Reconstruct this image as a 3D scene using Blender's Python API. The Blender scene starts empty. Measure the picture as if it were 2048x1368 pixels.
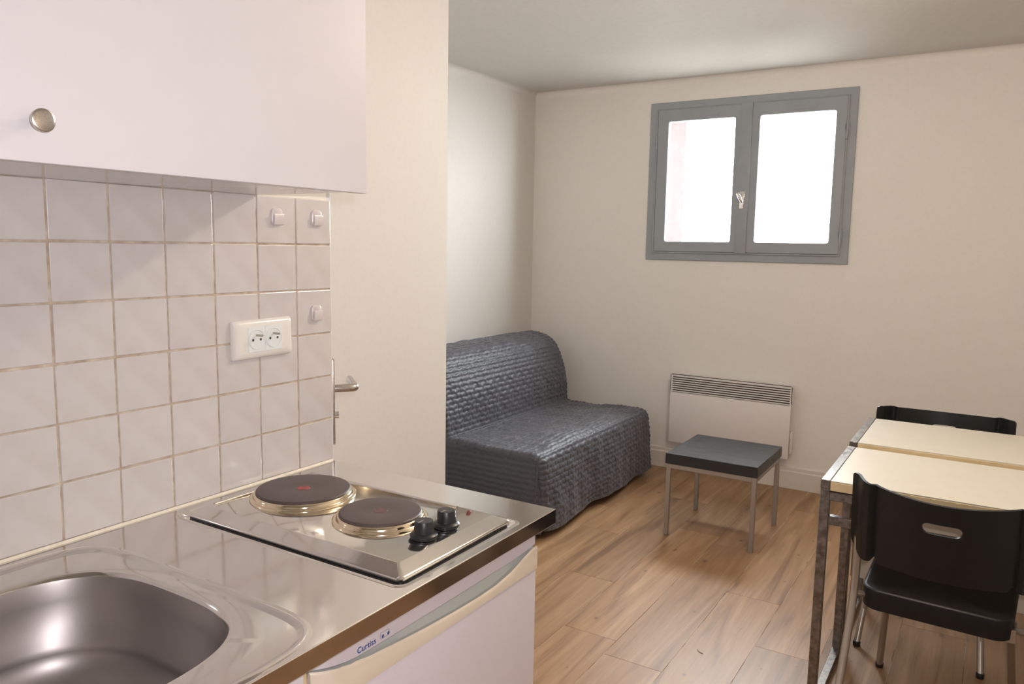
import bpy, bmesh, math, random
from mathutils import Vector, Matrix, noise

random.seed(7)
S = bpy.context.scene
COL = S.collection
PI = math.pi

# ------------------------------------------------------------------ camera
def make_camera():
    cx, cy, cz, yaw, pit, rol, f = 1.27639, -1.43886, 1.40149, 0.5579, 0.12384, 0.01736, 1555.32
    sy, cyw = math.sin(yaw), math.cos(yaw)
    cp, sp = math.cos(pit), math.sin(pit)
    F = Vector((-sy * cp, cyw * cp, -sp)); R = Vector((cyw, sy, 0)); U = R.cross(F)
    cr, sr = math.cos(rol), math.sin(rol)
    R2 = R * cr + U * sr; U2 = -R * sr + U * cr
    cd = bpy.data.cameras.new('camera'); co = bpy.data.objects.new('camera', cd)
    COL.objects.link(co)
    m = Matrix((R2, U2, -F)).transposed().to_4x4(); m.translation = Vector((cx, cy, cz))
    co.matrix_world = m
    cd.sensor_width = 36; cd.lens = f / 2048 * 36
    cd.clip_start = .02
    S.camera = co
    return co, R2, U2, F
CAM, CR, CU, CF = make_camera()

# ------------------------------------------------------------------ world, lights, exposure
S.view_settings.view_transform = 'Standard'
S.view_settings.look = 'None'
S.view_settings.gamma = 1
S.view_settings.use_curve_mapping = False
S.view_settings.exposure = 0.80

W = bpy.data.worlds.new('world'); S.world = W; W.use_nodes = True
bg = W.node_tree.nodes['Background']
bg.inputs[0].default_value = (0.92, 0.96, 1.0, 1)      # bright overcast sky
bg.inputs[1].default_value = 27.0

def area(name, loc, aim, power, color, sx, sy=None, portal=False):
    l = bpy.data.lights.new(name, 'AREA'); l.energy = power; l.color = color
    l.shape = 'RECTANGLE'; l.size = sx; l.size_y = sy or sx
    o = bpy.data.objects.new(name, l); COL.objects.link(o); o.location = loc
    o.rotation_euler = (Vector(aim) - Vector(loc)).to_track_quat('-Z', 'Y').to_euler()
    if portal: l.cycles.is_portal = True
    return o
area('window_portal', (-0.045, 3.36, 1.81), (-0.045, 0, 1.81), 1, (1, 1, 1), 1.06, .84, True)
# the photographer's flash, just beside the lens
fl = CAM.location + CR * 0.035 + CU * 0.045
area('camera_flash', fl, fl + CF, 6.2, (1.0, 0.955, 1.0), .03, .02)
# the room's own ceiling lamp, just above the frame
LAMP = Vector((0.95, 0.90, 2.19))
pl = bpy.data.lights.new('ceiling_lamp_light', 'POINT'); pl.energy = 21; pl.color = (1.0, .87, .73)
pl.shadow_soft_size = .05
po = bpy.data.objects.new('ceiling_lamp_light', pl); COL.objects.link(po); po.location = LAMP

# ------------------------------------------------------------------ materials
def mat(name, col, rough=.5, metal=0., spec=.5, coat=0., coatr=.1, sheen=0., **kw):
    m = bpy.data.materials.new(name); m.use_nodes = True
    b = m.node_tree.nodes['Principled BSDF']
    b.inputs['Base Color'].default_value = (*col, 1)
    b.inputs['Roughness'].default_value = rough
    b.inputs['Metallic'].default_value = metal
    b.inputs['Specular IOR Level'].default_value = spec
    b.inputs['Coat Weight'].default_value = coat
    b.inputs['Coat Roughness'].default_value = coatr
    b.inputs['Sheen Weight'].default_value = sheen
    return m
def N(m, t, **kw):
    n = m.node_tree.nodes.new(t)
    for k, v in kw.items(): setattr(n, k, v)
    return n
def L(m, a, b): m.node_tree.links.new(a, b)
def P(m): return m.node_tree.nodes['Principled BSDF']
def add_noise(m, scale=(1, 1, 1), nscale=10, detail=4, bump=0., dist=.002, c1=None, c2=None, rough=None, lo=.35, hi=.65):
    tc = N(m, 'ShaderNodeTexCoord'); mp = N(m, 'ShaderNodeMapping'); mp.inputs['Scale'].default_value = scale
    L(m, tc.outputs['Object'], mp.inputs['Vector'])
    nz = N(m, 'ShaderNodeTexNoise'); nz.inputs['Scale'].default_value = nscale; nz.inputs['Detail'].default_value = detail
    L(m, mp.outputs[0], nz.inputs['Vector'])
    if c1:
        r = N(m, 'ShaderNodeValToRGB'); r.color_ramp.elements[0].position = lo; r.color_ramp.elements[1].position = hi
        r.color_ramp.elements[0].color = (*c1, 1); r.color_ramp.elements[1].color = (*c2, 1)
        L(m, nz.outputs['Fac'], r.inputs[0]); L(m, r.outputs[0], P(m).inputs['Base Color'])
    if rough:
        mr = N(m, 'ShaderNodeMapRange'); mr.inputs[3].default_value = rough[0]; mr.inputs[4].default_value = rough[1]
        mr.inputs[1].default_value = lo; mr.inputs[2].default_value = hi
        L(m, nz.outputs['Fac'], mr.inputs[0]); L(m, mr.outputs[0], P(m).inputs['Roughness'])
    if bump:
        b = N(m, 'ShaderNodeBump'); b.inputs['Strength'].default_value = bump; b.inputs['Distance'].default_value = dist
        L(m, nz.outputs['Fac'], b.inputs['Height']); L(m, b.outputs[0], P(m).inputs['Normal'])
    return nz

M = {}
M['wall'] = mat('wall_paint', (.74, .70, .64), .75, spec=.25)
add_noise(M['wall'], nscale=60, bump=.12, dist=.001, c1=(.81, .77, .72), c2=(.825, .785, .735))
M['wall2'] = mat('wall_paint_dimmed', (.66, .63, .58), .8, spec=.2)  # same wall paint, colour darkened to tone down the light on these walls
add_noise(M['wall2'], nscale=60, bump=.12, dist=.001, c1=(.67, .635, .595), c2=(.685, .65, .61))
M['ceiling'] = mat('ceiling_paint', (.66, .64, .58), .8, spec=.2)
add_noise(M['ceiling'], nscale=40, bump=.1, dist=.001, c1=(.63, .60, .55), c2=(.65, .62, .57))
M['skirting'] = mat('skirting_paint', (.70, .65, .58), .4)
add_noise(M['skirting'], nscale=30, c1=(.69, .64, .57), c2=(.71, .66, .59))
M['grout'] = mat('grout', (.62, .52, .40), .9, spec=.2)
add_noise(M['grout'], nscale=40, bump=.3, dist=.0005, c1=(.46, .36, .28), c2=(.66, .57, .46))
M['tile'] = mat('tile_glaze', (.60, .56, .545), .16, spec=.5)
def tile_mat():
    m = M['tile']
    nz = add_noise(m, nscale=22, detail=1, bump=.06, dist=.002, c1=(.615, .575, .56), c2=(.645, .61, .60))
    oi = N(m, 'ShaderNodeObjectInfo'); hs = N(m, 'ShaderNodeHueSaturation')
    mr = N(m, 'ShaderNodeMapRange'); mr.inputs[3].default_value = .97; mr.inputs[4].default_value = 1.03
    L(m, oi.outputs['Random'], mr.inputs[0]); L(m, mr.outputs[0], hs.inputs['Value'])
    src = P(m).inputs['Base Color'].links[0].from_socket
    L(m, src, hs.inputs['Color']); L(m, hs.outputs[0], P(m).inputs['Base Color'])
tile_mat()
M['caulk'] = mat('caulk', (.78, .72, .60), .5); add_noise(M['caulk'], nscale=50, c1=(.74, .67, .55), c2=(.8, .75, .64))
M['white_lam'] = mat('white_laminate', (.73, .70, .72), .35, spec=.4)
add_noise(M['white_lam'], nscale=8, c1=(.725, .695, .715), c2=(.74, .71, .73))
M['under_lam'] = mat('glossy_laminate', (.62, .58, .56), .12, spec=.5)
add_noise(M['under_lam'], nscale=8, c1=(.61, .57, .55), c2=(.63, .59, .57))

def steel(name, col, r0, r1, sc=(1, 60, 60), ns=6, bump=.0):
    m = mat(name, col, r0, metal=1.)
    add_noise(m, scale=sc, nscale=ns, rough=(r0, r1), bump=bump, dist=.0005)
    return m
M['steel'] = steel('worktop_steel', (.70, .68, .66), .085, .125, (3, 3, 3), 3)
M['hobsteel'] = steel('hob_steel', (.72, .70, .67), .07, .12, (60, 2, 2), 5)
M['bowl'] = steel('bowl_steel', (.36, .33, .32), .40, .45, (3, 3, 3), 4)
M['brushed'] = steel('brushed_nickel', (.50, .46, .42), .26, .36, (2, 90, 90), 8)
M['chrome'] = steel('chrome', (.85, .83, .80), .05, .08, (5, 5, 5), 4)
M['rim'] = steel('ring_steel', (.78, .67, .50), .08, .14, (3, 3, 3), 6)
M['iron'] = mat('cast_iron', (.085, .062, .058), .42, spec=.4)
def iron():
    m = M['iron']
    tc = N(m, 'ShaderNodeTexCoord'); w = N(m, 'ShaderNodeTexWave'); w.wave_type = 'RINGS'; w.rings_direction = 'Z'
    w.inputs['Scale'].default_value = 60; w.inputs['Distortion'].default_value = .5
    L(m, tc.outputs['Object'], w.inputs['Vector'])
    b = N(m, 'ShaderNodeBump'); b.inputs['Strength'].default_value = .15; b.inputs['Distance'].default_value = .0006
    L(m, w.outputs['Fac'], b.inputs['Height']); L(m, b.outputs[0], P(m).inputs['Normal'])
iron()
M['red'] = mat('red_paint', (.32, .035, .03), .45); add_noise(M['red'], nscale=90, c1=(.18, .04, .035), c2=(.42, .04, .035))
M['red2'] = mat('faded_red_paint', (.13, .05, .045), .5); add_noise(M['red2'], nscale=90, c1=(.09, .055, .05), c2=(.16, .055, .05))
M['blackplastic'] = mat('black_plastic', (.014, .014, .015), .35)
add_noise(M['blackplastic'], nscale=200, bump=.08, dist=.0005, rough=(.3, .42))
M['chairblack'] = mat('chair_black_plastic', (.013, .012, .012), .42, spec=.35)
P(M['chairblack']).inputs['Base Color'].default_value = (.009, .0085, .0085, 1)
add_noise(M['chairblack'], nscale=350, bump=.12, dist=.0005, rough=(.4, .5))
M['tablegrey'] = mat('grey_tube_paint', (.38, .35, .32), .38, metal=.7); add_noise(M['tablegrey'], nscale=20, rough=(.33, .45))
M['chairtube'] = mat('chair_tube_paint', (.42, .37, .31), .35, metal=.75); add_noise(M['chairtube'], nscale=20, rough=(.3, .42))
M['rawsteel'] = mat('raw_steel_tube', (.26, .22, .19), .38, metal=.85)
add_noise(M['rawsteel'], nscale=75, detail=6, c1=(.17, .15, .135), c2=(.28, .255, .235), rough=(.28, .45))
M['blackwood'] = mat('black_wood', (.028, .030, .033), .38)
add_noise(M['blackwood'], scale=(1.2, 30, 10), nscale=5, c1=(.012, .013, .015), c2=(.020, .021, .024), bump=.2, dist=.001, rough=(.30, .48))
M['cream'] = mat('cream_tabletop', (.80, .72, .58), .4); add_noise(M['cream'], nscale=12, c1=(.60, .555, .465), c2=(.62, .575, .485))
M['creamedge'] = mat('cream_edging', (.72, .56, .31), .5); add_noise(M['creamedge'], nscale=15, c1=(.70, .54, .30), c2=(.75, .59, .34))
M['fridge'] = mat('fridge_enamel', (.66, .60, .63), .38, spec=.4)
add_noise(M['fridge'], nscale=260, bump=.10, dist=.0004, c1=(.655, .595, .625), c2=(.665, .605, .635))
M['fridgecream'] = mat('fridge_handle_plastic', (.72, .62, .49), .38); add_noise(M['fridgecream'], nscale=9, c1=(.71, .61, .48), c2=(.73, .63, .50))
M['fridgegrey'] = mat('fridge_recess_plastic', (.46, .47, .43), .5); add_noise(M['fridgegrey'], nscale=9, c1=(.45, .46, .42), c2=(.47, .48, .44))
M['blue'] = mat('blue_print', (.02, .07, .28), .4); add_noise(M['blue'], nscale=9, c1=(.018, .06, .26), c2=(.02, .075, .3))
M['windowgrey'] = mat('window_grey_paint', (.24, .25, .26), .42); add_noise(M['windowgrey'], nscale=14, c1=(.30, .32, .34), c2=(.315, .335, .355))
M['socket'] = mat('socket_plastic', (.82, .79, .74), .22); add_noise(M['socket'], nscale=9, c1=(.81, .78, .73), c2=(.83, .80, .75))
M['socketin'] = mat('socket_white', (.80, .84, .84), .25); add_noise(M['socketin'], nscale=9, c1=(.79, .83, .83), c2=(.81, .85, .85))
M['hook'] = mat('hook_plastic', (.66, .60, .60), .3); add_noise(M['hook'], nscale=9, c1=(.65, .59, .59), c2=(.67, .61, .61))
M['radiator'] = mat('radiator_enamel', (.68, .63, .60), .4); add_noise(M['radiator'], nscale=9, c1=(.78, .735, .71), c2=(.79, .745, .72))
M['dark'] = mat('dark_inside', (.06, .05, .045), .8); add_noise(M['dark'], nscale=9, c1=(.05, .045, .04), c2=(.07, .06, .05))
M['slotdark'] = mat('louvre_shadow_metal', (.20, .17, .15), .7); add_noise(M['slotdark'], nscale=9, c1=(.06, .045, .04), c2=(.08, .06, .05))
M['brick'] = mat('outside_brick', (.09, .03, .025), 1.0, spec=0.); add_noise(M['brick'], nscale=9, c1=(.030, .0165, .0155), c2=(.036, .020, .019))
M['ground'] = mat('outside_ground', (.5, .48, .45), .9); add_noise(M['ground'], nscale=3, c1=(.17, .16, .15), c2=(.2, .19, .18))
M['lampwhite'] = mat('lamp_glass', (.9, .85, .8), .4); add_noise(M['lampwhite'], nscale=3, c1=(.88, .84, .79), c2=(.92, .87, .82))

def sofa_mat():
    m = mat('quilted_grey_fabric', (.085, .085, .098), .46, spec=.5, sheen=.25)
    P(m).inputs['Sheen Roughness'].default_value = .4
    add_noise(m, nscale=220, detail=5, bump=.35, dist=.0015, c1=(.048, .048, .060), c2=(.076, .076, .091), rough=(.40, .55))
    return m
M['sofa'] = sofa_mat()

def wood_floor():
    m = mat('oak_planks', (.5, .33, .2), .36, spec=.4)
    oi = N(m, 'ShaderNodeObjectInfo'); tc = N(m, 'ShaderNodeTexCoord')
    off = N(m, 'ShaderNodeVectorMath', operation='SCALE'); off.inputs[0].default_value = (13.1, 31.7, 7.3)
    L(m, oi.outputs['Random'], off.inputs['Scale'])
    ad = N(m, 'ShaderNodeVectorMath', operation='ADD'); L(m, tc.outputs['Object'], ad.inputs[0]); L(m, off.outputs[0], ad.inputs[1])
    def noise_(scale, ns, det, dist=0.):
        mp = N(m, 'ShaderNodeMapping'); mp.inputs['Scale'].default_value = scale; L(m, ad.outputs[0], mp.inputs[0])
        n = N(m, 'ShaderNodeTexNoise'); n.inputs['Scale'].default_value = ns; n.inputs['Detail'].default_value = det
        n.inputs['Distortion'].default_value = dist
        L(m, mp.outputs[0], n.inputs['Vector']); return n
    def ramp(src, stops):
        r = N(m, 'ShaderNodeValToRGB'); e = r.color_ramp.elements
        e[0].position, e[0].color = stops[0][0], (*stops[0][1], 1)
        e[1].position, e[1].color = stops[-1][0], (*stops[-1][1], 1)
        for p, c in stops[1:-1]:
            k = e.new(p); k.color = (*c, 1)
        L(m, src, r.inputs[0]); return r
    def mix(a, b, f, mode='MIX'):
        x = N(m, 'ShaderNodeMix', data_type='RGBA', blend_type=mode)
        if isinstance(f, float): x.inputs[0].default_value = f
        else: L(m, f, x.inputs[0])
        for s, v in ((6, a), (7, b)):
            if isinstance(v, tuple): x.inputs[s].default_value = (*v, 1)
            else: L(m, v, x.inputs[s])
        return x.outputs[2]
    big = noise_((13, 1.0, 1), 1.0, 4, 1.3)
    base = ramp(big.outputs[0], [(.30, (.20, .105, .048)), (.42, (.31, .17, .078)), (.56, (.36, .21, .105)), (.70, (.43, .262, .138))])
    grain = noise_((70, 2.2, 1), 2.2, 6, .3)
    g = ramp(grain.outputs[0], [(.32, (.80, .77, .75)), (.55, (1, 1, 1))])
    c = mix(base.outputs[0], g.outputs[0], .75, 'MULTIPLY')
    # knots
    mp = N(m, 'ShaderNodeMapping'); mp.inputs['Scale'].default_value = (5.2, 2.9, 1); L(m, ad.outputs[0], mp.inputs[0])
    wob = noise_((14, 9, 1), 1.0, 3); wv = N(m, 'ShaderNodeVectorMath', operation='SCALE'); wv.inputs['Scale'].default_value = .12
    L(m, wob.outputs['Color'], wv.inputs[0])
    wa = N(m, 'ShaderNodeVectorMath', operation='ADD'); L(m, mp.outputs[0], wa.inputs[0]); L(m, wv.outputs[0], wa.inputs[1])
    vo = N(m, 'ShaderNodeTexVoronoi'); vo.inputs['Scale'].default_value = 1.0; vo.voronoi_dimensions = '2D'; L(m, wa.outputs[0], vo.inputs['Vector'])
    # only some cells carry a knot, and of differing size
    sx = N(m, 'ShaderNodeSeparateXYZ'); L(m, vo.outputs['Color'], sx.inputs[0])
    kr = N(m, 'ShaderNodeMapRange'); kr.inputs[1].default_value = .05; kr.inputs[2].default_value = 1.; kr.inputs[3].default_value = 7.; kr.inputs[4].default_value = 1.1
    L(m, sx.outputs[0], kr.inputs[0])
    km = N(m, 'ShaderNodeMath', operation='MULTIPLY'); L(m, vo.outputs['Distance'], km.inputs[0]); L(m, kr.outputs[0], km.inputs[1])
    kn = ramp(km.outputs[0], [(.0, (.22, .18, .17)), (.035, (.45, .39, .37)), (.075, (.80, .77, .76)), (.14, (1, 1, 1))])
    c = mix(c, kn.outputs[0], .8, 'MULTIPLY')
    # plank to plank tone
    hs = N(m, 'ShaderNodeHueSaturation'); mr = N(m, 'ShaderNodeMapRange'); mr.inputs[3].default_value = .90; mr.inputs[4].default_value = 1.12
    L(m, oi.outputs['Random'], mr.inputs[0]); L(m, mr.outputs[0], hs.inputs['Value']); L(m, c, hs.inputs['Color'])
    L(m, hs.outputs[0], P(m).inputs['Base Color'])
    rr = N(m, 'ShaderNodeMapRange'); rr.inputs[3].default_value = .34; rr.inputs[4].default_value = .46; P(m).inputs['Specular IOR Level'].default_value = .5
    L(m, grain.outputs[0], rr.inputs[0]); L(m, rr.outputs[0], P(m).inputs['Roughness'])
    b = N(m, 'ShaderNodeBump'); b.inputs['Strength'].default_value = .15; b.inputs['Distance'].default_value = .001
    L(m, grain.outputs[0], b.inputs['Height']); L(m, b.outputs[0], P(m).inputs['Normal'])
    return m
M['oak'] = wood_floor()
M['seam'] = mat('seam_filler', (.62, .50, .36), .7); add_noise(M['seam'], nscale=6, c1=(.26, .16, .09), c2=(.85, .78, .66), lo=.47, hi=.56)

def pane_mat():
    # cast glass with a fine square relief: clear between the ribs, milky on them
    m = bpy.data.materials.new('ribbed_cast_glass'); m.use_nodes = True
    nt = m.node_tree; nt.nodes.clear()
    out = nt.nodes.new('ShaderNodeOutputMaterial')
    tr = nt.nodes.new('ShaderNodeBsdfTransparent'); tr.inputs[0].default_value = (.95, .97, .97, 1)
    tl = nt.nodes.new('ShaderNodeBsdfTranslucent'); tl.inputs[0].default_value = (.92, .93, .94, 1)
    gl = nt.nodes.new('ShaderNodeBsdfGlossy'); gl.inputs['Roughness'].default_value = .15
    tc = nt.nodes.new('ShaderNodeTexCoord'); sp = nt.nodes.new('ShaderNodeSeparateXYZ')
    nt.links.new(tc.outputs['Object'], sp.inputs[0])
    fs = []
    for ax in ('X', 'Z'):
        a = nt.nodes.new('ShaderNodeMath'); a.operation = 'MULTIPLY'; a.inputs[1].default_value = 2 * PI / .0096
        nt.links.new(sp.outputs[ax], a.inputs[0])
        b = nt.nodes.new('ShaderNodeMath'); b.operation = 'SINE'; nt.links.new(a.outputs[0], b.inputs[0])
        fs.append(b)
    c = nt.nodes.new('ShaderNodeMath'); c.operation = 'MAXIMUM'
    nt.links.new(fs[0].outputs[0], c.inputs[0]); nt.links.new(fs[1].outputs[0], c.inputs[1])
    r = nt.nodes.new('ShaderNodeMapRange'); r.inputs[1].default_value = 0.; r.inputs[2].default_value = .8
    r.inputs[3].default_value = .0; r.inputs[4].default_value = .020
    nt.links.new(c.outputs[0], r.inputs[0])
    mx = nt.nodes.new('ShaderNodeMixShader'); nt.links.new(r.outputs[0], mx.inputs[0])
    nt.links.new(tr.outputs[0], mx.inputs[1]); nt.links.new(tl.outputs[0], mx.inputs[2])
    m2 = nt.nodes.new('ShaderNodeMixShader'); m2.inputs[0].default_value = .06
    nt.links.new(mx.outputs[0], m2.inputs[1]); nt.links.new(gl.outputs[0], m2.inputs[2])
    nt.links.new(m2.outputs[0], out.inputs[0])
    return m
M['pane'] = pane_mat()

# ------------------------------------------------------------------ mesh helpers
def obj(name, bm, m, parent=None, smooth=False, loc=None):
    me = bpy.data.meshes.new(name)
    bmesh.ops.recalc_face_normals(bm, faces=bm.faces)
    bm.to_mesh(me); bm.free()
    return link(name, me, m, parent, smooth, loc)
def link(name, me, m, parent=None, smooth=False, loc=None):
    if not me.materials: me.materials.append(m)
    if smooth:
        for p in me.polygons: p.use_smooth = True
        if smooth != 'all':
            try: me.set_sharp_from_angle(angle=math.radians(38))
            except Exception: pass
    o = bpy.data.objects.new(name, me); COL.objects.link(o)
    if parent: o.parent = parent
    if loc is not None: o.location = loc
    return o
def thing(name, label, cat, loc=(0, 0, 0), rz=0, group=None):
    o = bpy.data.objects.new(name, None); COL.objects.link(o); o.location = loc; o.rotation_euler = (0, 0, rz)
    o.empty_display_size = .05
    o['label'] = label; o['category'] = cat
    if group: o['group'] = group
    return o
def tag(o, label, cat, group=None):
    o['label'] = label; o['category'] = cat
    if group: o['group'] = group
    return o
def struct(o, label=None, cat=None):
    o['kind'] = 'structure'
    if label: o['label'] = label
    if cat: o['category'] = cat
    return o
def bx(bm, x0, x1, y0, y1, z0, z1, bev=0., seg=1):
    vs = [bm.verts.new((x, y, z)) for x in (x0, x1) for y in (y0, y1) for z in (z0, z1)]
    fs = [(0, 1, 3, 2), (4, 6, 7, 5), (0, 4, 5, 1), (2, 3, 7, 6), (0, 2, 6, 4), (1, 5, 7, 3)]
    faces = [bm.faces.new([vs[i] for i in f]) for f in fs]
    if bev:
        es = {e for f in faces for e in f.edges}
        bmesh.ops.bevel(bm, geom=list(es), offset=bev, segments=seg, profile=.5, affect='EDGES')
def box(name, m, x0, x1, y0, y1, z0, z1, parent=None, bev=0., seg=1, local=False):
    bm = bmesh.new()
    if local:
        c = ((x0 + x1) / 2, (y0 + y1) / 2, z0)
        bx(bm, x0 - c[0], x1 - c[0], y0 - c[1], y1 - c[1], 0, z1 - z0, bev, seg)
        return obj(name, bm, m, parent, smooth=bev > 0, loc=c)
    bx(bm, x0, x1, y0, y1, z0, z1, bev, seg)
    return obj(name, bm, m, parent, smooth=bev > 0)
def lathe(bm, prof, n=48, mtx=Matrix.Identity(4), cap0=True, cap1=True):
    rings = []
    for r, z in prof:
        rings.append([bm.verts.new(mtx @ Vector((r * math.cos(2 * PI * i / n), r * math.sin(2 * PI * i / n), z))) for i in range(n)])
    for a, b in zip(rings, rings[1:]):
        for i in range(n):
            bm.faces.new((a[i], a[(i + 1) % n], b[(i + 1) % n], b[i]))
    if cap0: bm.faces.new(rings[0][::-1])
    if cap1: bm.faces.new(rings[-1])
def tube(bm, pts, r, n=14, square=False, cap=True):
    pts = [Vector(p) for p in pts]
    T = []
    for i in range(len(pts)):
        a = pts[max(i - 1, 0)]; b = pts[min(i + 1, len(pts) - 1)]
        T.append((b - a).normalized())
    up = Vector((0, 0, 1)) if abs(T[0].z) < .9 else Vector((1, 0, 0))
    u = T[0].cross(up).normalized()
    rings = []
    for i, p in enumerate(pts):
        u = (u - T[i] * u.dot(T[i])).normalized(); v = T[i].cross(u)
        rr = r[i] if isinstance(r, (list, tuple)) else r
        rings.append([bm.verts.new(p + (u * math.cos(2 * PI * k / n) + v * math.sin(2 * PI * k / n)) * rr) for k in range(n)])
    for a, b in zip(rings, rings[1:]):
        for i in range(n):
            bm.faces.new((a[i], a[(i + 1) % n], b[(i + 1) % n], b[i]))
    if cap:
        bm.faces.new(rings[0][::-1]); bm.faces.new(rings[-1])
def smooth_path(pts, it=3):
    pts = [Vector(p) for p in pts]
    for _ in range(it):
        q = [pts[0]]
        for a, b in zip(pts, pts[1:]):
            q += [a * .75 + b * .25, a * .25 + b * .75]
        q.append(pts[-1]); q.pop(1); q.pop(-2)
        pts = q
    return pts
def rrect(x0, x1, y0, y1, r, n=8):
    out = []
    for cx, cy, a0 in ((x1 - r, y1 - r, 0), (x0 + r, y1 - r, PI / 2), (x0 + r, y0 + r, PI), (x1 - r, y0 + r, 1.5 * PI)):
        for i in range(n + 1):
            a = a0 + PI / 2 * i / n
            out.append((cx + r * math.cos(a), cy + r * math.sin(a)))
    return out
def loft(bm, rings, cap0=False, cap1=False):
    vr = [[bm.verts.new(p) for p in r] for r in rings]
    for a, b in zip(vr, vr[1:]):
        n = len(a)
        for i in range(n):
            bm.faces.new((a[i], a[(i + 1) % n], b[(i + 1) % n], b[i]))
    if cap0: bm.faces.new(vr[0][::-1])
    if cap1: bm.faces.new(vr[-1])
    return vr
def copy_tree(o, parent=None, rz=None, loc=None):
    c = o.copy(); COL.objects.link(c); c.parent = parent
    if loc is not None: c.location = loc
    if rz is not None: c.rotation_euler = (0, 0, rz)
    for ch in list(o.children): copy_tree(ch, c)
    return c

# ------------------------------------------------------------------ room shell
YW, ZC, XL, XR, YF = 3.243, 2.419, -1.490, 2.05, -3.0
WX0, WX1, WZ0, WZ1 = -.600, .505, 1.374, 2.242         # opening for the window

def shell():
    # floor: planks laid along y, real seams
    fl = box('floor', M['seam'], XL - .1, XR + .1, YF - .1, YW + .25, -.10, -.0012)
    struct(fl)
    pitch, plen, gap = .2125, 1.22, .0013
    meshes = {}
    off = {0: .39, -1: .755, 1: 1.0, 2: .90, 3: .41, 4: 1.1, -2: .12}
    k0 = math.floor((XL + .0) / pitch) - 1
    for k in range(k0, int(XR / pitch) + 2):
        x0, x1 = .002 + (k) * pitch, .002 + (k + 1) * pitch
        if x1 < XL or x0 > XR: continue
        x0c, x1c = max(x0, XL), min(x1, XR)
        if x1c - x0c < .01: continue
        o = {-2: 1.975, 0: 1.005, 1: .90, 2: 1.63, -1: 1.45, 3: 1.25, 4: .7, -3: 1.1}.get(k, random.uniform(0, 1.2))
        y = o
        while y > YF: y -= plen
        while y < YW:
            a, b = max(y, YF), min(y + plen, YW)
            if b - a > .02:
                key = (round(x1c - x0c, 4), round(b - a, 4))
                if key not in meshes:
                    bm = bmesh.new(); w, l = key[0] / 2 - gap / 2, key[1] / 2 - gap / 2
                    t = .0005
                    rings = [[(-w, -l, -.0014), (w, -l, -.0014), (w, l, -.0014), (-w, l, -.0014)],
                             [(-w, -l, -t), (w, -l, -t), (w, l, -t), (-w, l, -t)],
                             [(-w + t, -l + t, 0), (w - t, -l + t, 0), (w - t, l - t, 0), (-w + t, l - t, 0)]]
                    loft(bm, rings, cap1=True)
                    me = bpy.data.meshes.new('plank'); bm.to_mesh(me); bm.free(); me.materials.append(M['oak']); meshes[key] = me
                p = bpy.data.objects.new('plank', meshes[key]); COL.objects.link(p); p.parent = fl
                p.location = ((x0c + x1c) / 2, (a + b) / 2, 0)
            y += plen
    struct(box('ceiling', M['ceiling'], XL - .1, XR + .1, YF - .1, YW + .25, ZC, ZC + .12))
    # window wall with its opening
    bm = bmesh.new()
    for a in ((XL - .1, WX0, 0, ZC), (WX1, XR + .1, 0, ZC), (WX0, WX1, 0, WZ0), (WX0, WX1, WZ1, ZC)):
        bx(bm, a[0], a[1], YW, YW + .16, a[2], a[3])
    struct(obj('wall_back', bm, M['wall']))
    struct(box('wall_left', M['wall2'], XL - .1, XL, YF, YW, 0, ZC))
    struct(box('wall_right', M['wall'], XR, XR + .1, YF, YW, 0, ZC))
    struct(box('wall_front', M['wall'], XL - .1, XR + .1, YF - .1, YF, 0, ZC))
    # kitchen partition that carries the tiles
    struct(box('wall_kitchen', M['wall'], -.115, -.0085, YF, -.172, 0, ZC))
    # passage wall beyond it, with the doorway, and its return
    bm = bmesh.new()
    bx(bm, -.70, -.60, .372, 1.066, 0, ZC)
    bx(bm, -.70, -.60, -.41, .372, 2.06, ZC)
    bx(bm, -.70, -.60, YF, -.41, 0, ZC)
    bx(bm, XL, -.70, .966, 1.066, 0, ZC)
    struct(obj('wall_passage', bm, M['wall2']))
    # soft coved joint between walls and ceiling
    def cove(name, p0, p1, inward, r=.035, m='wall'):
        bm = bmesh.new(); p0, p1, n = Vector(p0), Vector(p1), Vector(inward)
        prof = [(0, -r)] + [(r - r * math.cos(a), -r + r * math.sin(a)) for a in [PI / 2 * i / 6 for i in range(1, 6)]] + [(r, 0), (0, 0)]
        loft(bm, [[tuple(p + n * a + Vector((0, 0, b))) for a, b in prof] for p in (p0, p1)], True, True)
        struct(obj(name, bm, M[m], smooth=True))
    cove('trim_1', (XL, YW, ZC), (XR, YW, ZC), (0, -1, 0))
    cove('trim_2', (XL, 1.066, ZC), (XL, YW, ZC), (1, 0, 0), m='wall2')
    # skirting boards with a moulded top
    def skirting(name, p0, p1, inward):
        bm = bmesh.new(); p0, p1, n = Vector(p0), Vector(p1), Vector(inward)
        prof = [(0, 0), (.016, 0), (.016, .100), (.013, .104), (.010, .107), (.010, .124), (.006, .130), (0, .131)]
        loft(bm, [[tuple(p + n * a + Vector((0, 0, b))) for a, b in prof] for p in (p0, p1)], True, True)
        struct(obj(name, bm, M['skirting']))
    skirting('baseboard_back', (XL, YW, 0), (XR, YW, 0), (0, -1, 0))
    skirting('baseboard_left', (XL, 1.066, 0), (XL, YW - .016, 0), (1, 0, 0))
    skirting('baseboard_right', (XR, YF, 0), (XR, YW - .016, 0), (-1, 0, 0))
shell()

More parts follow.
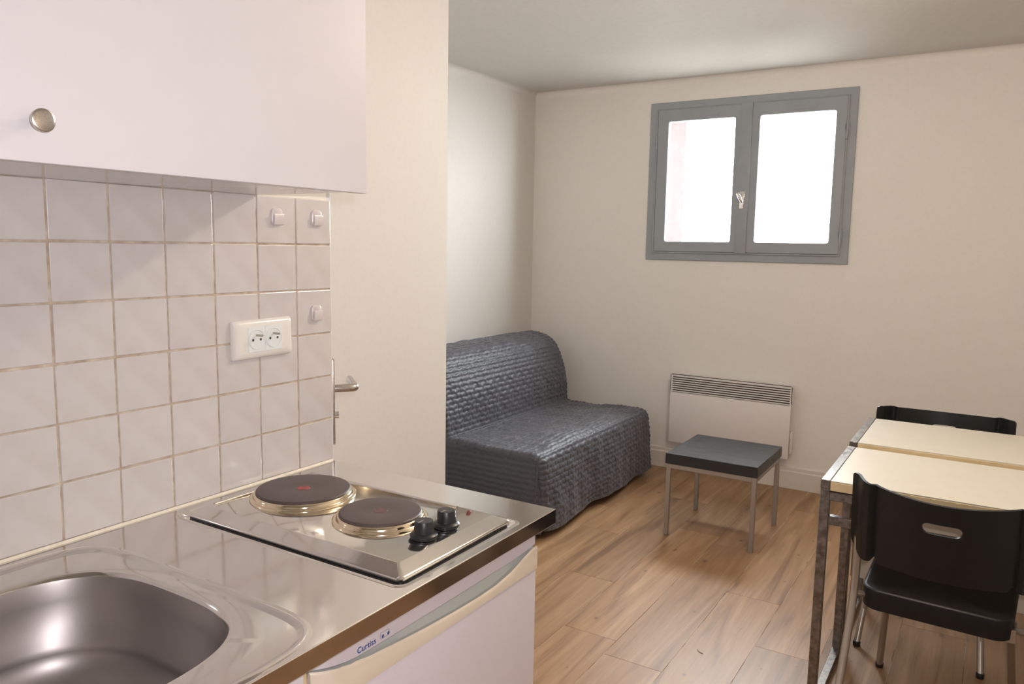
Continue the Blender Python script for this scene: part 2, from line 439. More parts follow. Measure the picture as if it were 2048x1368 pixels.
# door standing ajar behind the end of the tiled partition
def door():
    d = Vector((-.775, .632, 0)).normalized(); n = Vector((d.y, -d.x, 0))
    if n.x < 0: n = -n
    Lt = Vector((-.041, -.126, 0))
    rt = bpy.data.objects.new('door_1', None); COL.objects.link(rt); struct(rt)
    rt.location = Lt; rt.rotation_euler = (0, 0, math.atan2(d.y, d.x))
    # local: x along the leaf towards the hinge, y = left of it ; visible-side normal n is local -y
    s = -1 if (Matrix.Rotation(rt.rotation_euler.z, 3, 'Z') @ Vector((0, 1, 0))).dot(n) < 0 else 1
    bm = bmesh.new(); ys = sorted((0, -s * .04)); bx(bm, 0, .72, ys[0], ys[1], .008, 2.04, .002)
    obj('door_leaf', bm, M['white_lam'], rt)
    bm = bmesh.new(); ys = sorted((0, s * .008)); bx(bm, .022, .062, ys[0], ys[1], .915, 1.124, .003, 2)
    pl_ = obj('handle_plate', bm, M['brushed'], rt, smooth=True)
    bm = bmesh.new()
    pts = [(.042, s * .006, 1.05), (.042, s * .052, 1.05), (.046, s * .0575, 1.05), (.055, s * .060, 1.05), (.165, s * .060, 1.05)]
    tube(bm, pts, .0095, 20); obj('door_handle', bm, M['brushed'], rt, smooth=True)
    bm = bmesh.new(); tube(bm, [(.042, s * .006, .985), (.042, s * .018, .985)], .009, 16); obj('lock_cylinder', bm, M['chrome'], rt, smooth=True)
    # frame round the doorway
    bm = bmesh.new()
    bx(bm, -.612, -.592, .352, .42, 0, 2.11); bx(bm, -.612, -.592, -.46, -.40, 0, 2.11); bx(bm, -.612, -.592, -.40, .352, 2.05, 2.11)
    struct(obj('trim_3', bm, M['white_lam']))
# door frame trim is hidden behind the leaf; keep it slim
door()

# ------------------------------------------------------------------ window
def window():
    rt = bpy.data.objects.new('window_1', None); COL.objects.link(rt); struct(rt)
    rt.location = (0, YW, 0); G = M['windowgrey']
    def ring(name, x0, x1, z0, z1, w, y0, y1, par=rt, m=G, bev=.003, wb=None):
        """rectangular frame as mitred loft, proud towards the room (-y)"""
        bm = bmesh.new(); wb = wb or w
        def rc(a, y): return [(x0 + a, y, z0 + a * wb / w), (x1 - a, y, z0 + a * wb / w), (x1 - a, y, z1 - a), (x0 + a, y, z1 - a)]
        rs = [rc(0, y1), rc(0, y0 + bev), rc(bev, y0), rc(w - bev, y0), rc(w, y0 + bev), rc(w, y1)]
        vr = loft(bm, rs)
        for i in range(4): bm.faces.new((vr[-1][i], vr[-1][(i + 1) % 4], vr[0][(i + 1) % 4], vr[0][i]))
        return obj(name, bm, m, par)
    ring('window_frame', -.647, .550, 1.327, 2.287, .066, -.014, .07)
    ring('frame_bead', -.604, .508, 1.368, 2.247, .012, -.022, .0, bev=.003)
    for (x0, x1, gx0, gx1) in ((-.590, -.048, -.520, -.112), (-.044, .500, .033, .443)):
        z0, z1, gz0, gz1 = 1.380, 2.241, 1.443, 2.168
        bm = bmesh.new()
        outer = [(x0, z0), (x1, z0), (x1, z1), (x0, z1)]
        n = 5; r = .012
        def rr(x0, x1, z0, z1, r):
            return [(a, b) for a, b in rrect(x0, x1, z0, z1, r, n)]
        O = rr(x0, x1, z0, z1, .004); O2 = rr(x0 + .003, x1 - .003, z0 + .003, z1 - .003, .004)
        I = rr(gx0, gx1, gz0, gz1, r); I2 = rr(gx0 - .003, gx1 + .003, gz0 - .003, gz1 + .003, r)
        seq = [[(a, -.004, b) for a, b in O], [(a, -.024, b) for a, b in O], [(a, -.027, b) for a, b in O2], [(a, -.027, b) for a, b in I2],
               [(a, -.024, b) for a, b in I], [(a, .006, b) for a, b in I]]
        loft(bm, seq)
        s = obj('sash', bm, G, rt)
        bm = bmesh.new(); bx(bm, gx0 - .004, gx1 + .004, -.006, -.001, gz0 - .004, gz1 + .004); obj('pane', bm, M['pane'], s)
        # vent cover at the top of the sash
        cx = (gx0 + gx1) / 2 + .01
        bm = bmesh.new(); pr = rrect(cx - .075, cx + .095, 2.188, 2.209, .010, 5)
        loft(bm, [[(a, -.026, b) for a, b in pr], [(a, -.0295, b) for a, b in pr]], cap1=True); obj('vent_cover', bm, G, s)
    bm = bmesh.new(); bx(bm, -.080, -.012, -.036, -.020, 1.376, 2.246, .004, 2); obj('cover_strip', bm, G, rt, smooth=True)
    for hx in (-.597, .504):
        for hz in (1.475, 2.055):
            bm = bmesh.new(); tube(bm, [(hx, -.026, hz - .045), (hx, -.026, hz + .045)], .0068, 12)
            bx(bm, hx - .010, hx + .010, -.027, -.018, hz - .004, hz + .034); obj('hinge', bm, G, rt, smooth=True)
    # chrome turning handle on its plate
    h = bpy.data.meshes.new('x')
    bm = bmesh.new(); bx(bm, -.061, -.033, -.042, -.036, 1.636, 1.738, .003, 2); hp = obj('handle_plate', bm, M['chrome'], rt, smooth=True)
    bm = bmesh.new(); tube(bm, [(-.046, -.040, 1.70), (-.046, -.058, 1.70)], .009, 16); obj('handle_boss', bm, M['chrome'], hp, smooth=True)
    bm = bmesh.new(); tube(bm, smooth_path([(-.040, -.056, 1.672), (-.045, -.062, 1.684), (-.054, -.066, 1.704), (-.066, -.068, 1.726)], 2), [.006, .008, .010, .010, .011, .011, .012, .012, .011, .009][:len(smooth_path([(0,0,0),(1,0,0),(2,0,0),(3,0,0)],2))], 14)
    obj('handle_grip', bm, M['chrome'], hp, smooth=True)
window()

def outside():
    t = thing('neighbouring_house', 'reddish brick house wall seen dimly through the left pane', 'building', (-1.2, 3.9, -1))
    bm = bmesh.new(); bx(bm, -.5, 0, 0, 1.5, 0, 6); obj('brick_wall', bm, M['brick'], t)
outside()
struct(box('trim_6', M['ground'], -8, 8, YW + .35, 14, -.9, -.8)); bpy.data.objects['trim_6'].name = 'added_ground'  # ground added outside to darken the light rising through the window

# ------------------------------------------------------------------ tiled splashback
TS, TZ, TY0, TZ0 = .1025, .09854, -.1663, 1.494
def tiles():
    g = box('splashback', M['grout'], -.0085, -.0022, -2.01, -.1690, .9, 1.4925)
    struct(g); g.name = 'trim_4'
    w, h = TS - .0038, TZ - .0036
    me = []
    for v in range(3):
        bm = bmesh.new(); r = .003
        a, b = w / 2, h / 2
        def rect(i, x, r): return [(x, p, q) for p, q in rrect(-a + i, a - i, -b + i, b - i, r, 2)]
        loft(bm, [rect(0, -.0075, .002), rect(0, -.0012, .002), rect(.0004, -.0004, .002), rect(.0013, 0, .002)], cap1=True)
        m_ = bpy.data.meshes.new('tile'); bmesh.ops.recalc_face_normals(bm, faces=bm.faces); bm.to_mesh(m_); bm.free(); m_.materials.append(M['tile'])
        me.append(m_)
    for k in range(18):
        for j in range(6):
            o = bpy.data.objects.new('tile', me[(k + j) % 3]); COL.objects.link(o); o.parent = g
            o.location = (random.uniform(-.0003, .0003), TY0 - (k + .5) * TS + random.uniform(-.0006, .0006), TZ0 - (j + .5) * TZ + random.uniform(-.0006, .0006))
            o.rotation_euler = (random.uniform(-.004, .004), random.uniform(-.006, .006), random.uniform(-.006, .006))
    c = bmesh.new(); pr = [(0.0, .9), (.0035, .9), (.002, .9018), (0.0004, .9040), (0, .9040)]
    loft(c, [[(x, y, z) for x, z in pr] for y in (-2.0, -.170)], True, True)
    o = obj('trim_5', c, M['caulk']); struct(o)
tiles()

# ------------------------------------------------------------------ kitchen
def worktop():
    t = thing('sink_worktop', 'stainless steel kitchen worktop with a pressed sink bowl and set-in hotplate recess', 'worktop', (.3, -1.1, .87))
    O = Vector((.3, -1.1, .87))
    X0, X1, Y0, Y1, Z = .0015, .588, -2.0, -.166, .9
    N1 = 24
    # --- bowl outline and surrounding ridge (same point count, matched by angle)
    C = Vector((.298, -.985))
    def superell(cx, cy, a, b, p, n=160):
        out = []
        for i in range(n):
            th = 2 * PI * i / n; c, s = math.cos(th), math.sin(th)
            r = (abs(c / a) ** p + abs(s / b) ** p) ** (-1 / p)
            out.append((cx + r * c, cy + r * s))
        return out
    n = 160
    bowl = superell(C.x, C.y, .207, .207, 3.1, n)
    ridge = superell(.303, -.995, .272, .248, 7.5, n)
    def lerp(A, B, t): return [(a[0] * (1 - t) + b[0] * t, a[1] * (1 - t) + b[1] * t) for a, b in zip(A, B)]
    def scl(A, k, c=C): return [(c.x + (a[0] - c.x) * k, c.y + (a[1] - c.y) * k) for a in A]
    def off(A, d):
        out = []
        m = len(A)
        for i in range(m):
            p, q = Vector(A[i - 1]), Vector(A[(i + 1) % m]); tn = (q - p).normalized()
            out.append((A[i][0] + tn.y * d, A[i][1] - tn.x * d))
        return out
    bm = bmesh.new()
    def R(A, z): return [(a[0] - O.x, a[1] - O.y, z - O.z) for a in A]
    rings = [R(off(bowl, -.004), Z - .010), R(off(bowl, -.002), Z - .0062), R(bowl, Z - .0042), R(off(bowl, .005), Z - .0032), R(lerp(bowl, ridge, .5), Z - .003), R(off(ridge, -.010), Z - .003),
             R(off(ridge, -.006), Z - .0012), R(off(ridge, -.002), Z + .0010), R(off(ridge, .002), Z + .0012), R(off(ridge, .006), Z + .0004), R(off(ridge, .009), Z)]
    vr = loft(bm, rings)
    # --- hob recess ridge
    hx0, hx1, hy0, hy1 = .030, .574, -.606, -.262
    hin = rrect(hx0 + .012, hx1 - .012, hy0 + .012, hy1 - .012, .014, 6)
    hr = [(rrect(hx0 + .016, hx1 - .016, hy0 + .016, hy1 - .016, .012, 6), Z - .003), (rrect(hx0 + .011, hx1 - .011, hy0 + .011, hy1 - .011, .016, 6), Z - .0025),
          (rrect(hx0 + .006, hx1 - .006, hy0 + .006, hy1 - .006, .018, 6), Z + .0014), (rrect(hx0 + .003, hx1 - .003, hy0 + .003, hy1 - .003, .019, 6), Z + .0012), (rrect(hx0, hx1, hy0, hy1, .02, 6), Z)]
    vh = loft(bm, [R(a, z) for a, z in hr], cap0=True)
    # --- flat sheet with two holes
    rect = [(X0, Y0), (X1 - .0012, Y0), (X1 - .0012, Y1 - .0012), (X0, Y1 - .0012)]
    rv = [bm.verts.new((x - O.x, y - O.y, Z - O.z)) for x, y in rect]
    es = []
    def ed(a, b):
        e = bm.edges.get((a, b))
        return e or bm.edges.new((a, b))
    for loop in (rv, vr[-1], vh[-1]):
        for i in range(len(loop)): es.append(ed(loop[i], loop[(i + 1) % len(loop)]))
    bmesh.ops.triangle_fill(bm, use_beauty=True, use_dissolve=False, edges=es)
    # --- rounded front and end edge, folded down
    e = .002
    prof = [(X1 - .0012, Z), (X1 - .0004, Z - .0004), (X1, Z - .0012), (X1, Z - .028), (X1 - .002, Z - .030), (X1 - .02, Z - .030)]
    def ringpath(dx, z):
        i = X1 - dx
        return [(X0, Y0), (X1 - dx, Y0), (X1 - dx, Y1 - dx), (X0, Y1 - dx)]
    prev = None
    for xx, z in prof:
        d = X1 - xx
        cur = [bm.verts.new((p[0] - O.x, p[1] - O.y, z - O.z)) for p in ringpath(d, z)] if prev is not None else rv
        if prev is not None:
            for i in (1, 2): bm.faces.new((prev[i], prev[i + 1], cur[i + 1], cur[i]))
        prev = cur
    o = obj('worktop_sheet', bm, M['steel'], t)
    for p in o.data.polygons: p.use_smooth = True
    o.data.set_sharp_from_angle(angle=math.radians(30))
    for p in o.data.polygons:
        if abs(p.normal.z) > .99999 or abs(p.normal.x) > .999 or abs(p.normal.y) > .999: p.use_smooth = False
    # chipboard core strip under the sheet so that it has thickness
    bm = bmesh.new()
    for a in ((X0, X1 - .003, Y1 - .10, Y1 - .003), (X0, X1 - .003, Y0, -1.26), (X1 - .03, X1 - .003, -1.26, Y1 - .10), (X0, .05, -1.26, Y1 - .10), (.05, X1 - .03, -.73, Y1 - .10)):
        bx(bm, a[0] - O.x, a[1] - O.x, a[2] - O.y, a[3] - O.y, Z - .029 - O.z, Z - .006 - O.z)
    obj('worktop_core', bm, M['white_lam'], t)
    # --- bowl
    bm = bmesh.new()
    rs = [R(off(bowl, -.002), Z - .0065), R(off(bowl, -.005), Z - .014), R(scl(off(bowl, -.007), .985), Z - .04)]
    D = .155
    b2 = superell(C.x, C.y, .190, .190, 2.9, n); rs.append(R(b2, Z - .085))
    for i in range(9):
        a = PI / 2 * i / 8; k = 1 - .34 * (1 - math.cos(a)) ** 1.0
        base = superell(C.x, C.y, .180, .180, 2.8, n)
        rs.append(R(scl(base, 1 - .30 * (1 - math.cos(a))), Z - D + .055 * (1 - math.sin(a))))
    base = superell(C.x, C.y, .180, .180, 2.6, n)
    rs.append(R(scl(base, .45), Z - D - .002)); 
    dr = superell(C.x, C.y, .045, .045, 2, n); rs.append(R(dr, Z - D - .004))
    loft(bm, rs, cap1=True)
    obj('sink_bowl', bm, M['bowl'], t, smooth='all')
    bm = bmesh.new(); lathe(bm, [(.043, 0), (.040, .003), (.030, .002), (.012, .001)], 40, Matrix.Translation((C.x - O.x, C.y - O.y, Z - D - .004 - O.z)))
    obj('drain', bm, M['chrome'], t, smooth=True)
worktop()

def hob():
    t = thing('electric_hob', 'two-plate stainless steel electric hob set in the worktop beside the sink', 'hob', (.305, -.434, .9))
    O = Vector((.305, -.434, .9))
    x0, x1, y0, y1 = .048, .560, -.590, -.280
    bm = bmesh.new()
    def R(i, z, r): return [(a - O.x, b - O.y, z) for a, b in rrect(x0 + i, x1 - i, y0 + i, y1 - i, r, 5)]
    def Q(dx0, dx1, dy0, dy1, z, r): return [(a - O.x, b - O.y, z) for a, b in rrect(x0 + dx0, x1 - dx1, y0 + dy0, y1 - dy1, r, 5)]
    rs = [R(.006, .0016, .010), R(.001, .0018, .010), R(0, .0040, .010), R(.0012, .0062, .010), R(.004, .0078, .009), Q(.020, .030, .030, .018, .0150, .003), Q(.0205, .0308, .0308, .0185, .0155, .003)]
    loft(bm, rs, cap1=True)
    o = obj('hob_plate', bm, M['hobsteel'], t, smooth=True)
    bm = bmesh.new(); loft(bm, [R(.004, -.0025, .008), R(.004, .0018, .008)], True, True); obj('shadow_gap', bm, M['blackplastic'], t)  # black strip standing in for the shadow gap under the hob edge
    # raised bead round the cooking area (three sides)
    bm = bmesh.new()
    a, b, c, d = .078 - O.x, .425 - O.x, -.548 - O.y, -.306 - O.y
    tube(bm, smooth_path([(a, c, .0155), (a, d, .0155), (b + .03, d, .0155)], 3), .0034, 10)
    obj('bead', bm, M['hobsteel'], o, smooth=True)
    for (x, y, r, m, nm) in ((.172, -.418, .089, 'red', 'large'), (.379, -.431, .0735, 'red2', 'small')):
        T = Matrix.Translation((x - O.x, y - O.y, .0155))
        bm = bmesh.new()
        lathe(bm, [(r + .0115, -.001), (r + .011, .003), (r + .008, .0045), (r + .005, .0025), (r + .004, .006), (r + .0025, .0105), (r + .0005, .0118), (r - .002, .0110)], 72, T, cap0=False, cap1=False)
        obj('trim_ring', bm, M['rim'], t, smooth='all')
        bm = bmesh.new()
        lathe(bm, [(r - .0008, .002), (r - .0004, .0140), (r - .002, .0158), (r - .004, .0162), (.030, .0160), (.022, .0152), (.0005, .0152)], 72, T, cap1=True)
        pt = obj('hotplate', bm, M['iron'], t, smooth=True)
        bm = bmesh.new(); lathe(bm, [(.0125, .0150), (.012, .0156), (.0005, .0156)], 32, T, cap0=False); obj('red_dot', bm, M[m], pt)
    for (x, y) in ((.498, -.458), (.498, -.396)):
        T = Matrix.Translation((x - O.x, y - O.y, .0155))
        bm = bmesh.new(); lathe(bm, [(.0215, .001), (.0215, .002), (.0232, .004), (.0232, .007), (.0205, .0095), (.0172, .0105), (.0168, .0135), (.0155, .0295), (.0148, .0305), (.0005, .0305)], 40, T)
        kb = obj('knob', bm, M['blackplastic'], t, smooth=True)
        bm = bmesh.new(); bx(bm, x - O.x - .0012, x - O.x + .0012, y - O.y - .015, y - O.y - .002, .0455, .0464)
        obj('pointer', bm, M['tablegrey'], kb)
    bm = bmesh.new(); lathe(bm, [(.0042, 0), (.0042, .0012), (.003, .0024), (.0005, .0028)], 20, Matrix.Translation((.487 - O.x, -.312 - O.y, .0155)))
    obj('indicator_lamp', bm, M['red'], t, smooth=True)
hob()

def wall_cabinet():
    t = thing('wall_cabinet', 'white wall cabinet with a round steel knob above the tiles', 'cabinet', (.0, -.684, 1.4926))
    O = Vector((0, -.684, 1.4926))
    y0, y1 = -1.0 - O.y, -.3678 - O.y; h = .72; d = .273
    bm = bmesh.new()
    bx(bm, -.006, d, y0, y1, 0.0, .018); bx(bm, -.006, d, y0, y1, h - .018, h)
    bx(bm, -.006, d, y0, y0 + .016, .018, h - .018); bx(bm, -.006, d, y1 - .016, y1, .018, h - .018); bx(bm, -.006, .0, y0 + .016, y1 - .016, .018, h - .018)
    obj('carcass', bm, M['under_lam'], t)
    bm = bmesh.new(); bx(bm, d + .0015, .2915, y0 + .001, y1 + .0015, -.003, h, .0008); dr = obj('cabinet_door', bm, M['white_lam'], t)
    bm = bmesh.new()
    T = Matrix.Translation((.2915, -.938 - O.y, 1.5375 - O.z)) @ Matrix.Rotation(PI / 2, 4, 'Y')
    lathe(bm, [(.006, 0), (.006, .010), (.0128, .014), (.0138, .019), (.0135, .0205), (.0122, .0210), (.0110, .0204), (.0004, .0203)], 40, T)
    obj('knob', bm, M['brushed'], dr, smooth=True)
wall_cabinet()

def base_units():
    t = thing('base_cabinet', 'white base cabinet under the sink end of the worktop', 'cabinet', (.28, -1.37, 0))
    O = Vector((.28, -1.37, 0))
    def b(nm, m, x0, x1, y0, y1, z0, z1, par=t, bev=0.): 
        bm = bmesh.new(); bx(bm, x0 - O.x, x1 - O.x, y0 - O.y, y1 - O.y, z0 - O.z, z1 - O.z, bev); return obj(nm, bm, m, par)
    b('side_panel', M['white_lam'], .015, .545, -.795, -.779, .0, .735)
    b('side_panel', M['white_lam'], .015, .545, -1.99, -1.974, .0, .870)
    b('base_board', M['white_lam'], .015, .545, -1.974, -.795, .10, .116)
    b('back_panel', M['white_lam'], .015, .02, -1.974, -.795, .116, .60)
    b('plinth', M['white_lam'], .50, .514, -1.974, -.795, .0, .10)
    for a, c in ((-1.384, -.786), (-1.986, -1.388)):
        dr = b('cabinet_door', M['white_lam'], .547, .565, a, c, .11, .868, bev=.001)
        bm = bmesh.new(); T = Matrix.Translation((.565 - O.x, (c - .05 if c > -1 else a + .05) - O.y, .80)) @ Matrix.Rotation(PI / 2, 4, 'Y')
        lathe(bm, [(.006, 0), (.006, .010), (.0115, .014), (.0122, .019), (.0118, .0205), (.0004, .0203)], 32, T); obj('knob', bm, M['brushed'], dr, smooth=True)
    b('edge_strip', M['creamedge'], .545, .562, -.7845, -.779, .11, .870)
base_units()

def fridge():
    O = Vector((.30, -.487, 0))
    t = thing('fridge', 'small white under-counter fridge with a cream curved handle band below the hob', 'fridge', O)
    ya, yb = -.768 - O.y, -.207 - O.y
    def b(nm, m, x0, x1, y0, y1, z0, z1, par=t, bev=0., seg=1):
        bm = bmesh.new(); bx(bm, x0 - O.x, x1 - O.x, y0, y1, z0, z1, bev, seg); return obj(nm, bm, m, par, smooth=bev > 0)
    b('body', M['fridge'], .03, .525, ya, yb, .02, .826)
    for y in (ya + .05, yb - .05):
        for x in (.07, .48): b('foot', M['blackplastic'], x - .02, x + .02, y - .02, y + .02, 0, .021)
    def itp(s_, tab):
        for (p, q), (p2, q2) in zip(tab, tab[1:]):
            if s_ <= p2:
                k = (s_ - p) / (p2 - p); k = k * k * (3 - 2 * k) if tab is DN and p < .12 else k
                return q + (q2 - q) * k
        return tab[-1][1]
    UP = [(0, .8452), (.03, .8440), (.07, .8385), (.11, .8340), (.16, .8322), (.5, .8305), (.85, .8310), (.95, .8335), (1, .8365)]
    DN = [(0, .8445), (.03, .8432), (.07, .8378), (.11, .8330), (.20, .8265), (.28, .8215), (.40, .8155), (.535, .8110), (.66, .8085), (.75, .8095), (.845, .8165), (.92, .8285), (.97, .8350), (1, .8362)]
    n = 48; XF = .572
    def corner(s_): return .016 * (1 - s_ / .05) ** 2 if s_ < .05 else 0.
    # white top band whose lower edge follows the recess
    bm = bmesh.new(); rings = []
    for i in range(n + 1):
        s_ = i / n; y = ya + (yb + .002 - ya) * s_; z = itp(s_, UP); xf = .566 - corner(s_) * .7
        rings.append([(.03 - O.x, y, z + .001), (.03 - O.x, y, .8695), (xf - .003 - O.x, y, .8695), (xf - O.x, y, .8665), (xf - O.x, y, z + .0015), (xf - .0015 - O.x, y, z)])
    loft(bm, rings, True, True); obj('top_panel', bm, M['fridge'], t, smooth=True)
    dr = b('fridge_door', M['fridge'], .530, XF, ya, yb - .001, .05, .7925, bev=.004, seg=2)
    bm = bmesh.new(); rings = []
    for i in range(n + 1):
        s_ = i / n; y = ya + .002 + (yb - .004 - ya) * s_; z = itp(s_, DN); zu = itp(s_, UP) + .002; xf = XF + .0015 - corner(s_) - .0045
        rings.append([(.532 - O.x, y, .7935), (xf - O.x, y, .7935), (xf - O.x, y, z - .0035), (xf - .008 - O.x, y, z - .0030), (xf - .016 - O.x, y, z * .6 + zu * .4 - .001), (xf - .019 - O.x, y, zu), (.532 - O.x, y, zu)])
    loft(bm, rings, True, True); obj('grip_recess', bm, M['fridgegrey'], dr, smooth=True)
    bm = bmesh.new(); rings = []
    for i in range(n + 1):
        s_ = i / n; y = ya + (yb - .001 - ya) * s_; z = itp(s_, DN)
        xf = XF + .0015 - corner(s_)
        rings.append([(.536 - O.x, y, .7925), (xf - O.x, y, .7925), (xf - O.x, y, z - .004), (xf - .0012 - O.x, y, z - .0012), (xf - .003 - O.x, y, z), (xf - .0045 - O.x, y, z - .001), (xf - .005 - O.x, y, z - .006)])
    loft(bm, rings, True, True); obj('handle_band', bm, M['fridgecream'], dr, smooth=True)
    # printed word and the two-star mark
    def text(s, size, y, z, par, name, m, bold=0):
        cu = bpy.data.curves.new(name, 'FONT'); cu.body = s; cu.size = size; cu.extrude = .0002; cu.offset = bold; cu.space_character = 1.07
        ob = bpy.data.objects.new(name, cu); COL.objects.link(ob)
        dg = bpy.context.evaluated_depsgraph_get(); me = bpy.data.meshes.new_from_object(ob.evaluated_get(dg))
        bpy.data.objects.remove(ob)
        o = link(name, me, m, par); o.location = (.5662 - O.x, y, z); o.rotation_euler = (PI / 2, 0, PI / 2)
        return o
    tp = [c for c in t.children if c.name.startswith('top_panel')][0]
    text('Curtiss', .0122, -.690 - O.y, .8375, tp, 'lettering', M['blue'], .00018)
    text('*  *', .011, -.6395 - O.y, .8355, tp, 'star_mark', M['blue'], .0003)
    bm = bmesh.new(); pts = rrect(-.6425 - O.y, -.6235 - O.y, .8382, .8474, .002, 3)
    pts3 = [(.5662 - O.x, a, c) for a, c in pts]; tube(bm, pts3 + [pts3[0]], .00022, 5, cap=False); obj('mark_outline', bm, M['blue'], tp)
fridge()

# ------------------------------------------------------------------ things on the splashback
def socket():
    O = Vector((0.0, -.3675, 1.204))
    t = thing('double_socket', 'cream double wall socket on the tiles behind the hob', 'socket', O); t.rotation_euler = (math.radians(.6), 0, 0)
    bm = bmesh.new()
    def r(x, i, rad): return [(x, a, b) for a, b in rrect(-.0755 + i, .0755 - i, -.0395 + i, .0395 - i, rad, 6)]
    loft(bm, [r(.0, 0, .004), r(.004, 0, .004), r(.0085, .002, .006), r(.0115, .007, .008), r(.0125, .014, .008)], cap0=True, cap1=True)
    obj('cover_plate', bm, M['socket'], t, smooth=True)
    for yy in (-.021, .0225):
        bm = bmesh.new(); bx(bm, .012, .0132, yy - .0213, yy + .0213, -.0255, .0255, .0004)
        ins = obj('socket_insert', bm, M['socketin'], t)
        T = Matrix.Translation((.0130, yy, 0)) @ Matrix.Rotation(PI / 2, 4, 'Y')
        bm = bmesh.new(); lathe(bm, [(.0205, -.001), (.0205, .0012), (.0192, .0016), (.0182, .0003), (.0176, .00015), (.0005, .0001)], 48, T, cap0=False)
        obj('round_well', bm, M['socketin'], ins, smooth=True)
        bm = bmesh.new(); tube(bm, [(.013, yy - .0005, .0085), (.030, yy - .0005, .0085)], .0024, 14); obj('earth_pin', bm, M['brushed'], ins, smooth=True)
        bm = bmesh.new()
        for py, pz in ((-.0095, -.001), (.0095, -.001)):
            lathe(bm, [(.0026, .0003), (.0026, .00045)], 16, Matrix.Translation((.0130, yy + py, pz)) @ Matrix.Rotation(PI / 2, 4, 'Y'))
        obj('pin_holes', bm, M['dark'], ins)
socket()

def hooks():
    def one(label, y, z, tilt):
        t = thing('wall_hook', label, 'hook', (0.0003, y, z), group='adhesive hooks on the splashback'); t.rotation_euler = (tilt, 0, 0)
        return t
    t = one('white adhesive hook on the top row of tiles nearest the cabinet, left of its neighbour', -.3215, 1.451, 0)
    bm = bmesh.new()
    def r(x, i, rr_): return [(x, a, b) for a, b in rrect(-.014 + i, .014 - i, -.0175 + i, .0175 - i, rr_, 6)]
    loft(bm, [r(0, 0, .008), r(.003, 0, .008), r(.0045, .0015, .008)], True, True); obj('back_plate', bm, M['hook'], t, smooth=True)
    # upturned lip of the hook
    bm = bmesh.new()
    prof = [(.004, -.010), (.005, -.0145), (.0065, -.0162), (.0085, -.0155), (.0100, -.010), (.0105, .0040), (.0095, .0062), (.0085, .0040), (.0080, -.008), (.0072, -.0120), (.0062, -.0125), (.0055, -.009), (.004, -.005)]
    loft(bm, [[(x, y, z) for x, z in prof] for y in (-.0125, -.0110, .0110, .0125)], True, True); obj('hook_lip', bm, M['hook'], t, smooth=True)
    copy_tree(t, loc=(.0003, -.211, 1.4525))['label'] = 'white adhesive hook on the top corner tile at the free end of the splashback'
    copy_tree(t, loc=(.0003, -.2155, 1.245))['label'] = 'white adhesive hook on the end tile beside the socket, lowest of the hooks'
hooks()

# ------------------------------------------------------------------ radiator
def radiator():
    O = Vector((-.054, YW, .19))
    t = thing('electric_radiator', 'flat white electric panel radiator on the wall under the window', 'radiator', O); t.rotation_euler = (0, math.radians(.2), 0)
    w, h, d = .365, .43, .083
    def b(nm, m, x0, x1, y0, y1, z0, z1, par=t, bev=0., seg=1):
        bm = bmesh.new(); bx(bm, x0, x1, y0, y1, z0, z1, bev, seg); return obj(nm, bm, m, par, smooth=bev > 0)
    b('front_panel', M['radiator'], -w, w, -d, -d + .010, 0, h - .112, bev=.003, seg=2)
    b('rear_case', M['radiator'], -w + .012, w - .012, -d + .018, -.02, .012, h - .004, bev=.004)
    for sx in (-1, 1):
        b('end_cheek', M['radiator'], *(sorted((sx * w, sx * (w - .010)))), -d, -d + .05, h - .114, h, bev=.003)
        b('wall_bracket', M['slotdark'], *(sorted((sx * .25, sx * .22))), -.022, -.0005, .10, h - .10)
    b('dark_backing', M['slotdark'], -w + .008, w - .008, -d + .0125, -d + .0165, h - .116, h - .008)  # dark sheet put in for the shade inside the louvre slots
    nb = 8
    for i in range(nb):
        z = h - .109 + i * .0137
        bm = bmesh.new()
        prof = [(-d + .0005, z), (-d, z + .0015), (-d + .0005, z + .0058), (-d + .003, z + .0066), (-d + .007, z + .0068), (-d + .007, z + .0058), (-d + .004, z + .005), (-d + .003, z)]
        loft(bm, [[(x, a, c) for a, c in prof] for x in (-w + .006, w - .006)], True, True); obj('louvre', bm, M['radiator'], t)
    bm = bmesh.new(); tube(bm, [(-w, -d + .002, h - .1), (-w, -d + .002, h - .006), (-w + .006, -d + .002, h + .0008), (w - .006, -d + .002, h + .0008), (w, -d + .002, h - .006), (w, -d + .002, h - .1)], .0022, 8)
    obj('top_edge', bm, M['slotdark'], t, smooth=True)
    b('control_box', M['radiator'], w - .001, w + .012, -d + .02, -.03, .03, .16, bev=.003)
radiator()

